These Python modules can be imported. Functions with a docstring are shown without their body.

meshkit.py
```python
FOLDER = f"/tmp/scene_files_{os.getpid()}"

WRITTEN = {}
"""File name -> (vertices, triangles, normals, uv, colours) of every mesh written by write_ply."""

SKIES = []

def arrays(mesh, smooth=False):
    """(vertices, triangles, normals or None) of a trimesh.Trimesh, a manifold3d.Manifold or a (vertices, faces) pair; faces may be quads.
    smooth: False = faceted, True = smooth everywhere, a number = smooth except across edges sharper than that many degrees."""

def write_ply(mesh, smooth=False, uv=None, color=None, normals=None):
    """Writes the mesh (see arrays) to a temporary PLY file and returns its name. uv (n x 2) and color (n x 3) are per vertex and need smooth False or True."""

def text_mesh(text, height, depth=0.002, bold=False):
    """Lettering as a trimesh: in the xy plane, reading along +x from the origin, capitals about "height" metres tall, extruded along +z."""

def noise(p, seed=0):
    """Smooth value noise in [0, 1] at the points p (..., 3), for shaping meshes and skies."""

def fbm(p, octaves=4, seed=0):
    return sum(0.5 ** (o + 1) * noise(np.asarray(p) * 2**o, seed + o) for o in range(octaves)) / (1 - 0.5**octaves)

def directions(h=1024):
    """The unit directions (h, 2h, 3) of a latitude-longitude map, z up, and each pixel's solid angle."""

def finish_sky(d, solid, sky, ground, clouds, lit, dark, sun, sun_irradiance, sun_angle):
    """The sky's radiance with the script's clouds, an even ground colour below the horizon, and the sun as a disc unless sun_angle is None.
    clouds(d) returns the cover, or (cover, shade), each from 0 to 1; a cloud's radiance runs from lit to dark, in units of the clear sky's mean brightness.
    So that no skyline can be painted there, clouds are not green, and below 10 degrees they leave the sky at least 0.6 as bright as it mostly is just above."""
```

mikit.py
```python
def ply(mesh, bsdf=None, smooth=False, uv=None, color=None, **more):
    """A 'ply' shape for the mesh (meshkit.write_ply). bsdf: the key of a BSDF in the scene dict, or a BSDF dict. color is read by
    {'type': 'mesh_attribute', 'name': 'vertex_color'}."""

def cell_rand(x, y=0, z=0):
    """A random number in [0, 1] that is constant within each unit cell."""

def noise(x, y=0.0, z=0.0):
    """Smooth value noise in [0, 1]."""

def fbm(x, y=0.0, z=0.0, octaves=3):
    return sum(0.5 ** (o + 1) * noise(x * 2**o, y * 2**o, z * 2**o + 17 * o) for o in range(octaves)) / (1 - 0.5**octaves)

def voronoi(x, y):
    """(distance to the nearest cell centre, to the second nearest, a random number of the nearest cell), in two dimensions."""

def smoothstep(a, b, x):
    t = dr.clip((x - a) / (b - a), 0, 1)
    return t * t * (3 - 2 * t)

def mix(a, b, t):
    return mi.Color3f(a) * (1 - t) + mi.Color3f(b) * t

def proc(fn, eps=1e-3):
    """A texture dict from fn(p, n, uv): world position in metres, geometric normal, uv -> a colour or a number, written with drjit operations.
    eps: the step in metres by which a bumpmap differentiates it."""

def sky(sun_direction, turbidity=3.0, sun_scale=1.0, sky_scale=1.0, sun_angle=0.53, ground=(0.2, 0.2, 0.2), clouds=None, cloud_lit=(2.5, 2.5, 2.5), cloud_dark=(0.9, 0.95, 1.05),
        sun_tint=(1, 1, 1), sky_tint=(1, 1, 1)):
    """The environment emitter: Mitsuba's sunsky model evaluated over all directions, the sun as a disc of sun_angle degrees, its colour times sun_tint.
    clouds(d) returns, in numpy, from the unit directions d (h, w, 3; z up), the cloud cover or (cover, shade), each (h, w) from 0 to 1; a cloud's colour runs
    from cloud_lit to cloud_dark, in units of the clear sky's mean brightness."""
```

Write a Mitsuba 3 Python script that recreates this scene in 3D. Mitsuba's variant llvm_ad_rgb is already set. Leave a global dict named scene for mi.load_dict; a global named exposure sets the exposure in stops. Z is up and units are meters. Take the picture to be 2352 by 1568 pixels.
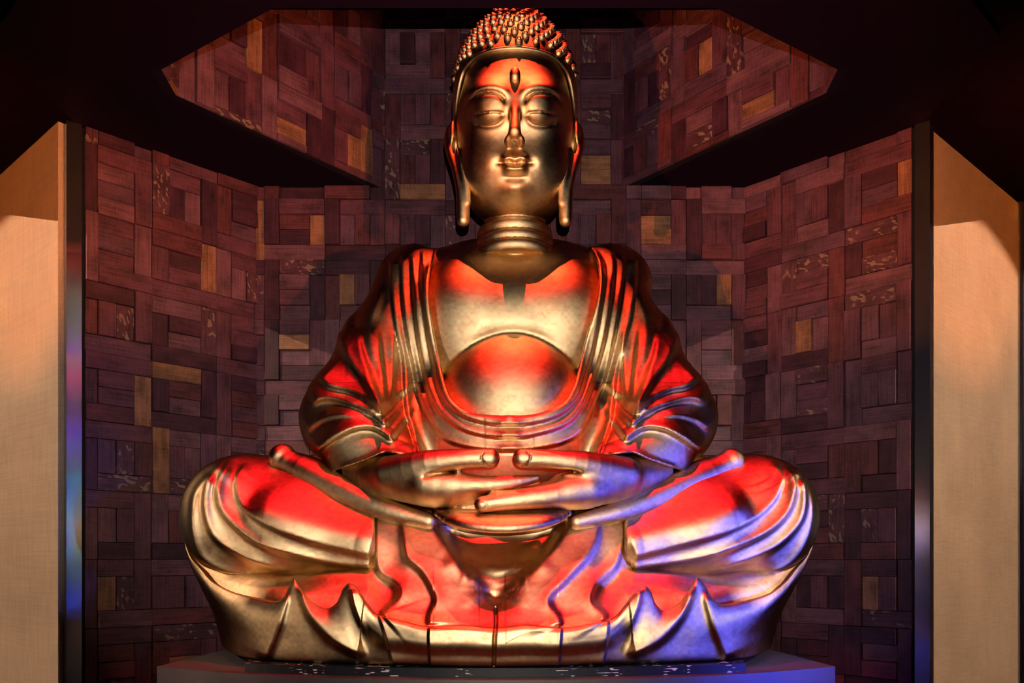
import math, random
import numpy as np
import trimesh
import drjit as dr
import mitsuba as mi
import mikit, meshkit
from mikit import proc, noise, fbm, voronoi, smoothstep, mix, cell_rand
from scipy.interpolate import PchipInterpolator
from scipy.ndimage import map_coordinates, zoom as nd_zoom
from scipy.spatial import cKDTree
import shapely.geometry as sg
import shapely

T = mi.ScalarTransform4f
scene, labels = {'type': 'scene'}, {}

# ------------------------------------------------------------------ camera, light, exposure
F, CX, HV, CZ = 1800.0, 1176.0, 1290.0, 1.25        # focal length (px of a 2352 wide frame), centre column, horizon row, eye height
scene['camera'] = {'type': 'perspective', 'fov': 2 * math.degrees(math.atan(1176.0 / F)), 'fov_axis': 'x', 'near_clip': 0.05, 'far_clip': 100.0,
                   'principal_point_offset_x': 0.0, 'principal_point_offset_y': -(HV - 784.0) / 1568.0,
                   'to_world': T().look_at(origin=[0, 0, CZ], target=[0, 1, CZ], up=[0, 0, 1])}
exposure = 0.0


def rgb(*c):
    return {'type': 'rgb', 'value': [float(x) for x in c]}


scene['air'] = {'type': 'constant', 'radiance': rgb(0.0032, 0.0009, 0.0068), 'sampling_weight': 0.5}


def spot(name, at, to, color, power, cutoff=20, beam=None, weight=1.0):
    scene[name] = {'type': 'spot', 'to_world': T().look_at(origin=list(at), target=list(to), up=[0, 0.1, 1]), 'intensity': rgb(*[power * c for c in color]),
                   'sampling_weight': weight, 'cutoff_angle': cutoff, 'beam_width': beam if beam is not None else cutoff * 0.7}


def disc_lamp(name, at, to, radius, color, power):
    scene[name] = {'type': 'disk', 'to_world': T().look_at(origin=list(at), target=list(to), up=[0, 0.1, 1]) @ T().scale([radius] * 3),
                   'bsdf': {'type': 'diffuse', 'reflectance': rgb(0.05, 0.05, 0.05)}, 'emitter': {'type': 'area', 'radiance': rgb(*[power * c for c in color])}}


KEY, RED, BLUE, AMBER = (1.0, 0.88, 0.69), (1.0, 0.012, 0.02), (0.07, 0.08, 1.0), (1.0, 0.27, 0.06)
spot('key_light', (0.05, -0.3, CZ + 0.1), (0.0, 4.0, CZ + 1.1), KEY, 57.0, 33, 20, weight=4)
spot('red_light', (0.02, 3.26, CZ + 6.0), (0.0, 3.9, CZ + 0.8), (1.0, 0.05, 0.02), 215.0, 8.5, 5, weight=3)
spot('red_light_front', (0.0, 1.6, CZ + 6.0), (0.0, 3.55, CZ + 0.0), RED, 160.0, 7, 5, weight=2)
spot('red_light_front_left', (-0.3, 1.6, CZ + 6.0), (-1.3, 3.8, CZ + 0.1), RED, 200.0, 7.6, 5.2, weight=2)
spot('red_light_front_right', (0.3, 1.6, CZ + 6.0), (1.2, 3.8, CZ + 0.1), RED, 200.0, 7.6, 5.2, weight=2)
spot('red_light_low', (0.0, -0.5, CZ + 3.6), (-0.08, 3.8, CZ + 0.0), RED, 55.0, 6.5, 4, weight=1)
spot('fill_light_left', (-3.6, 2.0, CZ - 0.45), (-1.35, 3.9, CZ - 0.2), (1.0, 0.72, 0.48), 6.0, 13, 8, weight=1.5)
spot('sleeve_light_left', (-2.7, 0.9, CZ + 0.7), (-0.74, 4.1, CZ + 1.08), KEY, 11.0, 10, 6, weight=0.8)
spot('sleeve_light_right', (2.7, 0.9, CZ + 0.7), (0.74, 4.1, CZ + 1.08), KEY, 11.0, 10, 6, weight=0.8)
spot('blue_light', (3.2, 2.2, CZ - 0.3), (1.35, 3.75, CZ - 0.15), BLUE, 95.0, 20, 8, weight=1.5)
spot('amber_light_left', (-1.9, 0.6, CZ + 0.45), (1.9, 4.7, CZ + 2.65), AMBER, 85.0, 15, 9, weight=1.5)
spot('amber_light_right', (1.8, 0.6, CZ + 0.45), (-2.0, 4.7, CZ + 2.65), AMBER, 85.0, 15, 9, weight=1.5)
WASH = (1.0, 0.68, 0.45)
XW = 6.2                              # how far out the wall washers hang
for n_, x_ in (('left', -1), ('right', 1)):
    spot('wash_light_' + n_, (-0.078 + XW * x_, 1.0, CZ + 3.4), (-0.078 + 3.0 * x_, 4.9, CZ + 0.2), WASH, 105.0, 19, 18, weight=2.5)
    spot('amber_wash_' + n_, (-0.078 + 3.5 * x_, 1.2, CZ - 0.2), (-0.078 + 3.05 * x_, 4.9, CZ + 2.3), (1.0, 0.26, 0.025), 75.0, 16, 8, weight=0.7)
for n_, z_, c_, p_ in (('red', 1.36, (1.0, 0.1, 0.06), 7.0), ('violet', 0.92, (0.45, 0.06, 0.7), 4.0), ('blue', 0.42, (0.02, 0.1, 1.0), 6.0), ('blue_second', 0.1, (0.02, 0.1, 1.0), 5.0), ('blue_low', -0.55, (0.02, 0.08, 1.0), 6.0)):
    spot('post_light_' + n_, (1.68, 1.6, CZ + 2 * z_), (-2.46, 4.45, CZ + z_), c_, p_, 5, 2.5, weight=0.35)

# ------------------------------------------------------------------ helpers
def P(u, v, y):
    return np.array([(u - CX) / F * y, y, CZ + (HV - v) / F * y])


def numbered(name):
    if name not in scene and not any(k.startswith(name + '__') for k in scene):
        return name
    i = 1
    while f'{name}_{i:03d}' in scene or any(k.startswith(f'{name}_{i:03d}__') for k in scene):
        i += 1
    return f'{name}_{i:03d}'


counter = {}


def part(parent, name):
    k = parent + '__' + name
    n = counter.get(k, 0)
    counter[k] = n + 1
    return k if n == 0 else f'{k}_{n:03d}'


def add(key, mesh, bsdf, smooth=False, **more):
    scene[key] = mikit.ply(mesh, bsdf, smooth=smooth, **more)
    return key


def spline(pts, step=1.0):
    """Catmull-Rom curve through the points, evenly sampled."""
    p = np.asarray(pts, float)
    if len(p) == 2:
        q = p
    else:
        e = np.vstack([2 * p[0] - p[1], p, 2 * p[-1] - p[-2]])
        t = np.linspace(0, 1, 24, endpoint=False)[:, None]
        q = [0.5 * ((2 * e[i + 1]) + (e[i + 2] - e[i]) * t + (2 * e[i] - 5 * e[i + 1] + 4 * e[i + 2] - e[i + 3]) * t**2 + (3 * e[i + 1] - e[i] - 3 * e[i + 2] + e[i + 3]) * t**3) for i in range(len(p) - 1)]
        q = np.vstack(q + [p[-1:]])
    s = np.r_[0, np.cumsum(np.linalg.norm(np.diff(q, axis=0), axis=1))]
    n = max(2, int(s[-1] / step))
    g = np.linspace(0, s[-1], n)
    return np.stack([np.interp(g, s, q[:, k]) for k in range(q.shape[1])], 1)


def mir(pts, axis):
    return [(2 * axis - a[0],) + tuple(a[1:]) for a in pts]


class Relief:
    """A height field in the statue's front elevation (columns u, rows v), carved with folds; heights in metres."""

    def __init__(self, u0, v0, u1, v1, step=1.5):
        self.u0, self.v0, self.st = u0, v0, step
        self.h = np.zeros((int((v1 - v0) / step) + 2, int((u1 - u0) / step) + 2))

    def near(self, pts, reach, closed=False):
        c = spline(list(pts) + ([pts[0]] if closed else []))
        lo, hi = c.min(0) - reach, c.max(0) + reach
        i0, i1 = max(0, int((lo[1] - self.v0) / self.st)), min(self.h.shape[0], int((hi[1] - self.v0) / self.st) + 1)
        j0, j1 = max(0, int((lo[0] - self.u0) / self.st)), min(self.h.shape[1], int((hi[0] - self.u0) / self.st) + 1)
        U, V = np.meshgrid(self.u0 + self.st * np.arange(j0, j1), self.v0 + self.st * np.arange(i0, i1))
        d, k = cKDTree(c).query(np.stack([U.ravel(), V.ravel()], 1))
        tan = np.gradient(c, axis=0)
        tan /= np.linalg.norm(tan, axis=1, keepdims=True) + 1e-9
        off = np.stack([U.ravel(), V.ravel()], 1) - c[k]
        side = np.sign(tan[k, 0] * off[:, 1] - tan[k, 1] * off[:, 0])
        t = k / max(1, len(c) - 1)
        sh = U.shape
        return (slice(i0, i1), slice(j0, j1)), d.reshape(sh), (d * side).reshape(sh), t.reshape(sh)

    @staticmethod
    def taper(t, a, b):
        f = np.ones_like(t)
        if a > 0:
            f = f * np.clip(t / a, 0, 1)
        if b > 0:
            f = f * np.clip((1 - t) / b, 0, 1)
        return f * f * (3 - 2 * f)

    def line(self, pts, w, amp, ta=0.15, tb=0.15, closed=False):
        """A ridge (amp > 0) or groove (amp < 0) of half width w."""
        s, d, _, t = self.near(pts, 3 * w, closed)
        self.h[s] += amp * np.exp(-(d / w) ** 2) * (1 if closed else self.taper(t, ta, tb))

    def step(self, pts, amp, reach, toward, soft=2.5, ta=0.15, tb=0.15):
        """A cloth edge: raised by amp on the side where the point toward lies, falling off over reach."""
        c = spline(pts)
        k = np.argmin(np.linalg.norm(c - toward, axis=1))
        k = min(max(k, 1), len(c) - 2)
        tn, of = c[k + 1] - c[k - 1], np.asarray(toward) - c[k]
        sg1 = np.sign(tn[0] * of[1] - tn[1] * of[0])
        s, d, sd, t = self.near(pts, 3 * reach)
        sd = sd * sg1
        self.h[s] += amp / (1 + np.exp(-np.clip(sd / soft, -30, 30))) * np.exp(-np.maximum(sd, 0) / reach) * self.taper(t, ta, tb)

    def folds(self, lines, w, amp, ta=0.03, tb=0.0):
        """Sharp valleys along the lines with the cloth rounding up between them over the half width w."""
        best = np.zeros_like(self.h)
        for pts in lines:
            s, d, _, t = self.near(pts, w)
            x = np.clip(d / w, 0, 1)
            best[s] = np.minimum(best[s], -amp * (1 - x) ** 2 * self.taper(t, ta, tb))
        self.h += best

    def bump(self, u, v, ru, rv, amp, power=2):
        U, V = np.meshgrid(self.u0 + self.st * np.arange(self.h.shape[1]), self.v0 + self.st * np.arange(self.h.shape[0]))
        self.h += amp * np.exp(-(((U - u) / ru) ** 2 + ((V - v) / rv) ** 2) ** (power / 2))

    def region(self, poly, amp, soft):
        U, V = np.meshgrid(self.u0 + self.st * np.arange(self.h.shape[1]), self.v0 + self.st * np.arange(self.h.shape[0]))
        self.h += amp / (1 + np.exp(np.clip(poly_sd(poly, U.ravel(), V.ravel()) / soft, -30, 30))).reshape(U.shape)

    def at(self, u, v):
        return map_coordinates(self.h, [(v - self.v0) / self.st, (u - self.u0) / self.st], order=1, mode='nearest')


def poly_sd(poly, u, v):
    """Signed distance (px, negative inside) to a polygon in the front elevation."""
    g = sg.Polygon(poly)
    pts = shapely.points(u, v)
    d = shapely.distance(g.exterior, pts)
    return np.where(shapely.contains_xy(g, u, v), -d, d)


def elev(p):
    """Front elevation coordinates of points."""
    return CX + F * p[:, 0] / p[:, 1], HV - F * (p[:, 2] - CZ) / p[:, 1]


def smin(a, b, k):
    h = np.maximum(k - np.abs(a - b), 0) / k
    return np.minimum(a, b) - h * h * k * 0.25


def smax(a, b, k):
    return -smin(-a, -b, k)


def ell(p, c, r):
    q = (p - np.asarray(c)) / np.asarray(r)
    k0 = np.sqrt((q * q).sum(1)) + 1e-9
    q = q / np.asarray(r)
    k1 = np.sqrt((q * q).sum(1)) + 1e-9
    return k0 * (k0 - 1) / k1


def cone(p, a, b, ra, rb):
    a, b = np.asarray(a), np.asarray(b)
    ab = b - a
    t = np.clip((p - a) @ ab / (ab @ ab), 0, 1)
    return np.linalg.norm(p - a - t[:, None] * ab, axis=1) - (ra + (rb - ra) * t)


def chain(p, pts, radii, k=0.02):
    """A limb through the points with the given radii, curved smoothly."""
    q = np.c_[np.asarray(pts, float), np.asarray(radii, float)]
    if len(q) > 2:
        c = spline(q, .002)
        n = 3 * (len(q) - 1) + 1
        q = c[np.linspace(0, len(c) - 1, n).round().astype(int)]
    d = None
    for i in range(len(q) - 1):
        e = cone(p, q[i, :3], q[i + 1, :3], q[i, 3], q[i + 1, 3])
        d = e if d is None else np.minimum(d, e)
    return d


def limb(p, pts, radii, k=0.02):
    """Round cones through the points, blended into each other over k."""
    d = None
    for i in range(len(pts) - 1):
        e = cone(p, pts[i], pts[i + 1], radii[i], radii[i + 1])
        d = e if d is None else smin(d, e, k)
    return d


def solid(fn, lo, hi, h):
    """The surface fn = 0 in the box as a triangle mesh (surface nets; a coarse pass finds where to look closely)."""
    lo, hi = np.asarray(lo, float), np.asarray(hi, float)
    c = 4
    n = np.ceil((hi - lo) / (h * c)).astype(int) + 1
    axes = [lo[k] + h * c * np.arange(n[k]) for k in range(3)]
    G = np.stack(np.meshgrid(*axes, indexing='ij'), -1).reshape(-1, 3)
    coarse = fn(G).reshape(n).astype(np.float32)
    m = (n - 1) * c + 1
    idx = [np.arange(k) / c for k in m]
    A = coarse
    for ax in range(3):
        i0 = np.minimum(np.floor(idx[ax]).astype(int), n[ax] - 2)
        f = (idx[ax] - i0).astype(np.float32)
        sh = [1, 1, 1]
        sh[ax] = -1
        A = np.take(A, i0, ax) * (1 - f.reshape(sh)) + np.take(A, i0 + 1, ax) * f.reshape(sh)
    band = np.abs(A) < h * c * 1.3
    I = np.argwhere(band)
    for s in range(0, len(I), 400000):
        J = I[s:s + 400000]
        A[tuple(J.T)] = fn(lo + h * J).astype(np.float32)
    ins = A < 0
    cs = np.zeros(np.array(A.shape) - 1, np.int8)
    corners = [(a, b, d) for a in (0, 1) for b in (0, 1) for d in (0, 1)]
    for a, b, d in corners:
        cs += ins[a:a + cs.shape[0], b:b + cs.shape[1], d:d + cs.shape[2]]
    cells = np.argwhere((cs > 0) & (cs < 8))
    vid = np.full(cs.shape, -1, np.int32)
    vid[tuple(cells.T)] = np.arange(len(cells))
    acc, cnt = np.zeros((len(cells), 3)), np.zeros(len(cells))
    for a in corners:
        for ax in range(3):
            if a[ax]:
                continue
            b = list(a)
            b[ax] = 1
            va, vb = A[tuple((cells + a).T)], A[tuple((cells + b).T)]
            x = (va < 0) != (vb < 0)
            t = va[x] / (va[x] - vb[x])
            q = np.tile(np.array(a, float), (x.sum(), 1))
            q[:, ax] = t
            acc[x] += q
            cnt[x] += 1
    verts = lo + h * (cells + acc / cnt[:, None])
    faces = []
    for ax in range(3):
        o = [k for k in range(3) if k != ax]
        sl0, sl1 = [slice(None)] * 3, [slice(None)] * 3
        sl0[ax], sl1[ax] = slice(0, -1), slice(1, None)
        E = np.argwhere(ins[tuple(sl0)] != ins[tuple(sl1)])
        E = E[(E[:, o[0]] > 0) & (E[:, o[1]] > 0) & (E[:, o[0]] < cs.shape[o[0]]) & (E[:, o[1]] < cs.shape[o[1]])]
        q = []
        for d0, d1 in ((1, 1), (0, 1), (0, 0), (1, 0)):
            J = E.copy()
            J[:, o[0]] -= d0
            J[:, o[1]] -= d1
            q.append(vid[tuple(J.T)])
        q = np.stack(q, 1)
        flip = ins[tuple(E.T)]
        if ax == 1:
            flip = ~flip
        q[~flip] = q[~flip][:, ::-1]
        faces.append(q)
    f = np.vstack(faces)
    return trimesh.Trimesh(verts, np.vstack([f[:, [0, 1, 2]], f[:, [0, 2, 3]]]), process=False)


def front_weight(p, y0, y1):
    t = np.clip((y1 - p[:, 1]) / (y1 - y0), 0, 1)
    return t * t * (3 - 2 * t)


def extrude(poly, z0, z1):
    m = trimesh.creation.extrude_polygon(sg.Polygon(poly) if not isinstance(poly, sg.Polygon) else poly, z1 - z0, engine='earcut')
    m.apply_translation([0, 0, z0])
    return m


def slab(a, b, z0, z1, t0, t1):
    """An upright slab along the plan line a-b, from t0 to t1 along its left normal."""
    a, b = np.asarray(a, float), np.asarray(b, float)
    d = (b - a) / np.linalg.norm(b - a)
    n = np.array([-d[1], d[0]])
    return extrude([a + n * t0, b + n * t0, b + n * t1, a + n * t1] if t1 < t0 else [a + n * t1, a + n * t0, b + n * t0, b + n * t1], z0, z1)


# ------------------------------------------------------------------ materials
def gold_color(p, n, uv):
    m = fbm(p.x * 9, p.y * 9, p.z * 9, 4)
    g = fbm(p.x * 60, p.y * 60, p.z * 60, 2)
    c = mix((0.46, 0.315, 0.185), (0.62, 0.455, 0.275), smoothstep(0.25, 0.7, m * 0.5 + g * 0.5))
    return c


def gold_rough(p, n, uv):
    return 0.20 + 0.12 * fbm(p.x * 25, p.y * 25, p.z * 25, 3)


scene['gold'] = {'type': 'twosided', 'b': {
    'type': 'blendbsdf', 'weight': 0.45,
    'a': {'type': 'roughconductor', 'material': 'none', 'distribution': 'beckmann', 'alpha': proc(gold_rough), 'specular_reflectance': proc(gold_color)},
    'b': {'type': 'roughconductor', 'material': 'none', 'distribution': 'beckmann', 'alpha': 0.37, 'specular_reflectance': proc(gold_color)}}}


def wood_color(p, n, uv):
    tone = dr.floor(uv.y / 100)
    a, b = uv.x, uv.y - tone * 100
    grain = fbm(a * 160, b * 7, 0.0, 3)
    blotch = fbm(a * 14 + 31, b * 9, 0.0, 3)
    saw = noise(a * 40, b * 240)
    g = 0.16 + 0.40 * grain + 0.55 * (blotch - 0.42) + 0.16 * saw
    base = mi.Color3f(0.150, 0.045, 0.074)
    base = dr.select(tone == 1, mi.Color3f(0.200, 0.074, 0.108), base)
    base = dr.select(tone == 2, mi.Color3f(0.080, 0.020, 0.041), base)
    base = dr.select(tone == 3, mi.Color3f(0.140, 0.053, 0.092), base)
    base = dr.select(tone == 4, mi.Color3f(0.380, 0.155, 0.092), base)
    base = dr.select(tone == 5, mi.Color3f(0.150, 0.036, 0.048), base)
    base = dr.select(tone == 6, mi.Color3f(0.120, 0.038, 0.062), base)
    fleck = smoothstep(0.62, 0.72, noise(a * 85 + b * 30, b * 34 - a * 20)) * smoothstep(0.35, 0.6, fbm(a * 17, b * 17, 5.0, 2))
    c = base * g
    return dr.select(tone == 6, mix(c, (0.17, 0.10, 0.08), fleck), c)


scene['wood'] = {'type': 'twosided', 'b': {'type': 'principled', 'base_color': proc(wood_color), 'roughness': 0.5, 'specular': 0.35}}
scene['black_matte'] = {'type': 'twosided', 'b': {'type': 'principled', 'base_color': rgb(0.006, 0.003, 0.005), 'roughness': 0.7, 'specular': 0.2}}
scene['soffit_paint'] = {'type': 'twosided', 'b': {'type': 'principled', 'base_color': rgb(0.006, 0.002, 0.0075), 'roughness': 0.8, 'specular': 0.02}}
scene['black_gloss'] = {'type': 'twosided', 'b': {'type': 'principled', 'base_color': rgb(0.45, 0.45, 0.5), 'metallic': 1.0, 'roughness': 0.22}}


def plinth_color(p, n, uv):
    s = smoothstep(0.68, 0.78, noise(p.x * 45, p.y * 45, p.z * 160)) * smoothstep(0.55, 0.7, noise(p.x * 9, p.y * 9))
    return mix((0.006, 0.007, 0.012), (0.3, 0.27, 0.27), s)


scene['plinth_paint'] = {'type': 'twosided', 'b': {'type': 'principled', 'base_color': proc(plinth_color), 'roughness': 0.4, 'specular': 0.12}}
scene['pedestal_paint'] = {'type': 'twosided', 'b': {'type': 'principled', 'base_color': rgb(0.032, 0.03, 0.036), 'roughness': 0.5, 'specular': 0.4}}


def fabric_color(p, n, uv):
    s = p.x + p.y * 0.7
    w = noise(s * 170, p.z * 9) * 0.5 + noise(s * 11, p.z * 170) * 0.5
    b = fbm(s * 3, p.z * 3, 0.0, 3)
    return mi.Color3f(0.44, 0.335, 0.25) * (0.82 + 0.2 * w + 0.25 * (b - 0.5))


scene['wall_fabric'] = {'type': 'twosided', 'b': {'type': 'diffuse', 'reflectance': proc(fabric_color)}}

# ------------------------------------------------------------------ the niche: walls, canopy, posts
ZS = CZ + 2.48                       # underside of the canopy
XC = -0.078                          # centre line of the niche
BL, BR = (XC - 1.62, 5.2), (XC + 1.62, 5.2)
FL, FR = (XC - 2.40, 4.45), (XC + 2.40, 4.45)
ZTOP = CZ + 6.6
HOLE = [(XC - .79, 5.2), (XC - 1.71, 4.17), (XC - 1.69, 3.95), (XC - .99, 3.51), (XC + .99, 3.51), (XC + 1.72, 3.95), (XC + 1.74, 4.15), (XC + .81, 5.2)]
rng = random.Random(7)


def structure(key):
    labels[key] = {'kind': 'structure'}
    return key


def wood_plank(key, origin, du, nrm, a0, a1, z0, z1, along_z, tone, off):
    """One wooden block with chamfered face edges on a wall: du the wall's direction in plan, nrm its normal towards the viewer."""
    gap, ch, back = 0.0012, 0.0022, 0.012
    thick = off
    A0, A1, Z0, Z1 = a0 + gap, a1 - gap, z0 + gap, z1 - gap
    ring = [[(A0, Z0), (A1, Z0), (A1, Z1), (A0, Z1)]] * 2 + [[(A0 + ch, Z0 + ch), (A1 - ch, Z0 + ch), (A1 - ch, Z1 - ch), (A0 + ch, Z1 - ch)]]
    depth = [-back, thick - ch, thick]
    v, uv = [], []
    ou, ov = rng.random() * 40, rng.random() * 40
    for r, d in zip(ring, depth):
        for a, z in r:
            q = np.array(origin) + du * a + nrm * d
            v.append((q[0], q[1], z))
            uv.append(((a - a0) + ou, 100 * tone + (z - z0) + ov) if along_z else ((z - z0) + ou, 100 * tone + (a - a0) + ov))
    f = []
    for k in (0, 4):
        for i in range(4):
            j = (i + 1) % 4
            f += [(k + i, k + j, k + 4 + j), (k + i, k + 4 + j, k + 4 + i)]
    f += [(8, 9, 10), (8, 10, 11)]
    # split the vertices so that every face keeps its own normal and grain
    v, uv, f = np.array(v), np.array(uv), np.array(f)
    m = (v[f].reshape(-1, 3), np.arange(len(f) * 3).reshape(-1, 3))
    if key is None:
        return m, uv[f].reshape(-1, 2)
    scene[key] = mikit.ply(m, 'wood', smooth=False, uv=uv[f].reshape(-1, 2))


def tile_blocks(kind):
    """The six blocks of a square tile of 4 x 4 units, (x0, y0, x1, y1, upright): a square spiral."""
    b = [(0, 3, 4, 4), (0, 0, 1, 3), (1, 0, 4, 1), (3, 1, 4, 3)]
    c = [(1, 1, 2, 3), (2, 1, 3, 3)] if kind & 8 else [(1, 1, 3, 2), (1, 2, 3, 3)]
    out = []
    for x0, y0, x1, y1 in b + c:
        for _ in range(kind & 3):
            x0, y0, x1, y1 = 4 - y1, x0, 4 - y0, x1
        if kind & 4:
            x0, x1 = 4 - x1, 4 - x0
        out.append((min(x0, x1), min(y0, y1), max(x0, x1), max(y0, y1)))
    return [(a, b_, c_, d, (d - b_) > (c_ - a)) for a, b_, c_, d in out]


bright_spots = []


FIGURE = sg.Polygon([(1040, 60), (1330, 60), (1345, 300), (1330, 500), (1460, 590), (1540, 700), (1640, 1000), (1640, 1040), (1830, 1070), (1880, 1200), (1740, 1500), (560, 1500), (420, 1200), (500, 1060), (690, 1040), (715, 900), (850, 640), (1010, 540), (1060, 500), (1010, 300)])


def shown_at(u, v):
    return not FIGURE.buffer(-25).contains(sg.Point(u, v)) and v < 1545


def mosaic(key, a, b, z0, z1, u_off, z_off, S=0.3985, cap=300):
    a, b = np.asarray(a, float), np.asarray(b, float)
    L = np.linalg.norm(b - a)
    du = np.r_[(b - a) / L, 0]
    nrm = np.array([du[1], -du[0], 0])
    o = np.array([a[0], a[1], 0])
    structure(key)
    add(key, slab(a, b, z0, z1, 0.0, 0.05), 'black_matte')
    blocks = []
    for i in range(int((-u_off) // S) - 1, int((L - u_off) / S) + 2):
        for j in range(int((z0 - z_off) // S) - 1, int((z1 - z_off) / S) + 2):
            for x0, y0, x1, y1, up in tile_blocks(rng.randrange(16)):
                tone = rng.choices([0, 1, 2, 3, 4, 5, 6], [26, 17, 21, 12, 1, 14, 6])[0]
                off = rng.choice([0.004, 0.009, 0.014, 0.022, 0.032]) + rng.uniform(0, 0.004)
                A0, A1 = np.clip([u_off + i * S + x0 * S / 4, u_off + i * S + x1 * S / 4], .045 if key == 'wall_left' else 0, L - .045 if key == 'wall_right' else L)
                Z0, Z1 = np.clip([z_off + j * S + y0 * S / 4, z_off + j * S + y1 * S / 4], z0, z1)
                if A1 - A0 < 0.012 or Z1 - Z0 < 0.012:
                    continue
                mid = o + du * (A0 + A1) / 2
                U, V = CX + F * mid[0] / mid[1], HV - F * ((Z0 + Z1) / 2 - CZ) / mid[1]
                e0, e1 = o + du * A0, o + du * A1
                ub_ = sorted([CX + F * e0[0] / e0[1], CX + F * e1[0] / e1[1]])
                blocks.append((shown_at(U, V), A0, A1, Z0, Z1, up, tone, off, ub_, (HV - F * (Z1 - CZ) / mid[1], HV - F * (Z0 - CZ) / mid[1])))
    return key, o, du, nrm, blocks, cap


def lay(m, tones=None):
    key, o, du, nrm, blocks, cap = m
    blocks.sort(key=lambda t: not t[0])
    n, hidden = 0, []
    for shown, A0, A1, Z0, Z1, up, tone, off, U, V in blocks:
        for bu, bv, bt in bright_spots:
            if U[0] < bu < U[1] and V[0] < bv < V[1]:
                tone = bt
        if n >= cap:
            hidden.append(wood_plank(None, o, du, nrm, A0, A1, Z0, Z1, up, tone, off))
        else:
            wood_plank(part(key, 'wood_block'), o, du, nrm, A0, A1, Z0, Z1, up, tone, off)
        n += 1
    if hidden:
        k = key + '__wood_blocks'
        f = np.vstack([h[0][1] + i * len(h[0][0]) for i, h in enumerate(hidden)])
        scene[k] = mikit.ply((np.vstack([h[0][0] for h in hidden]), f), 'wood', smooth=False, uv=np.vstack([h[1] for h in hidden]))
        labels[k] = {'kind': 'stuff'}
    print(key, n, sum(b[0] for b in blocks))


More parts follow.
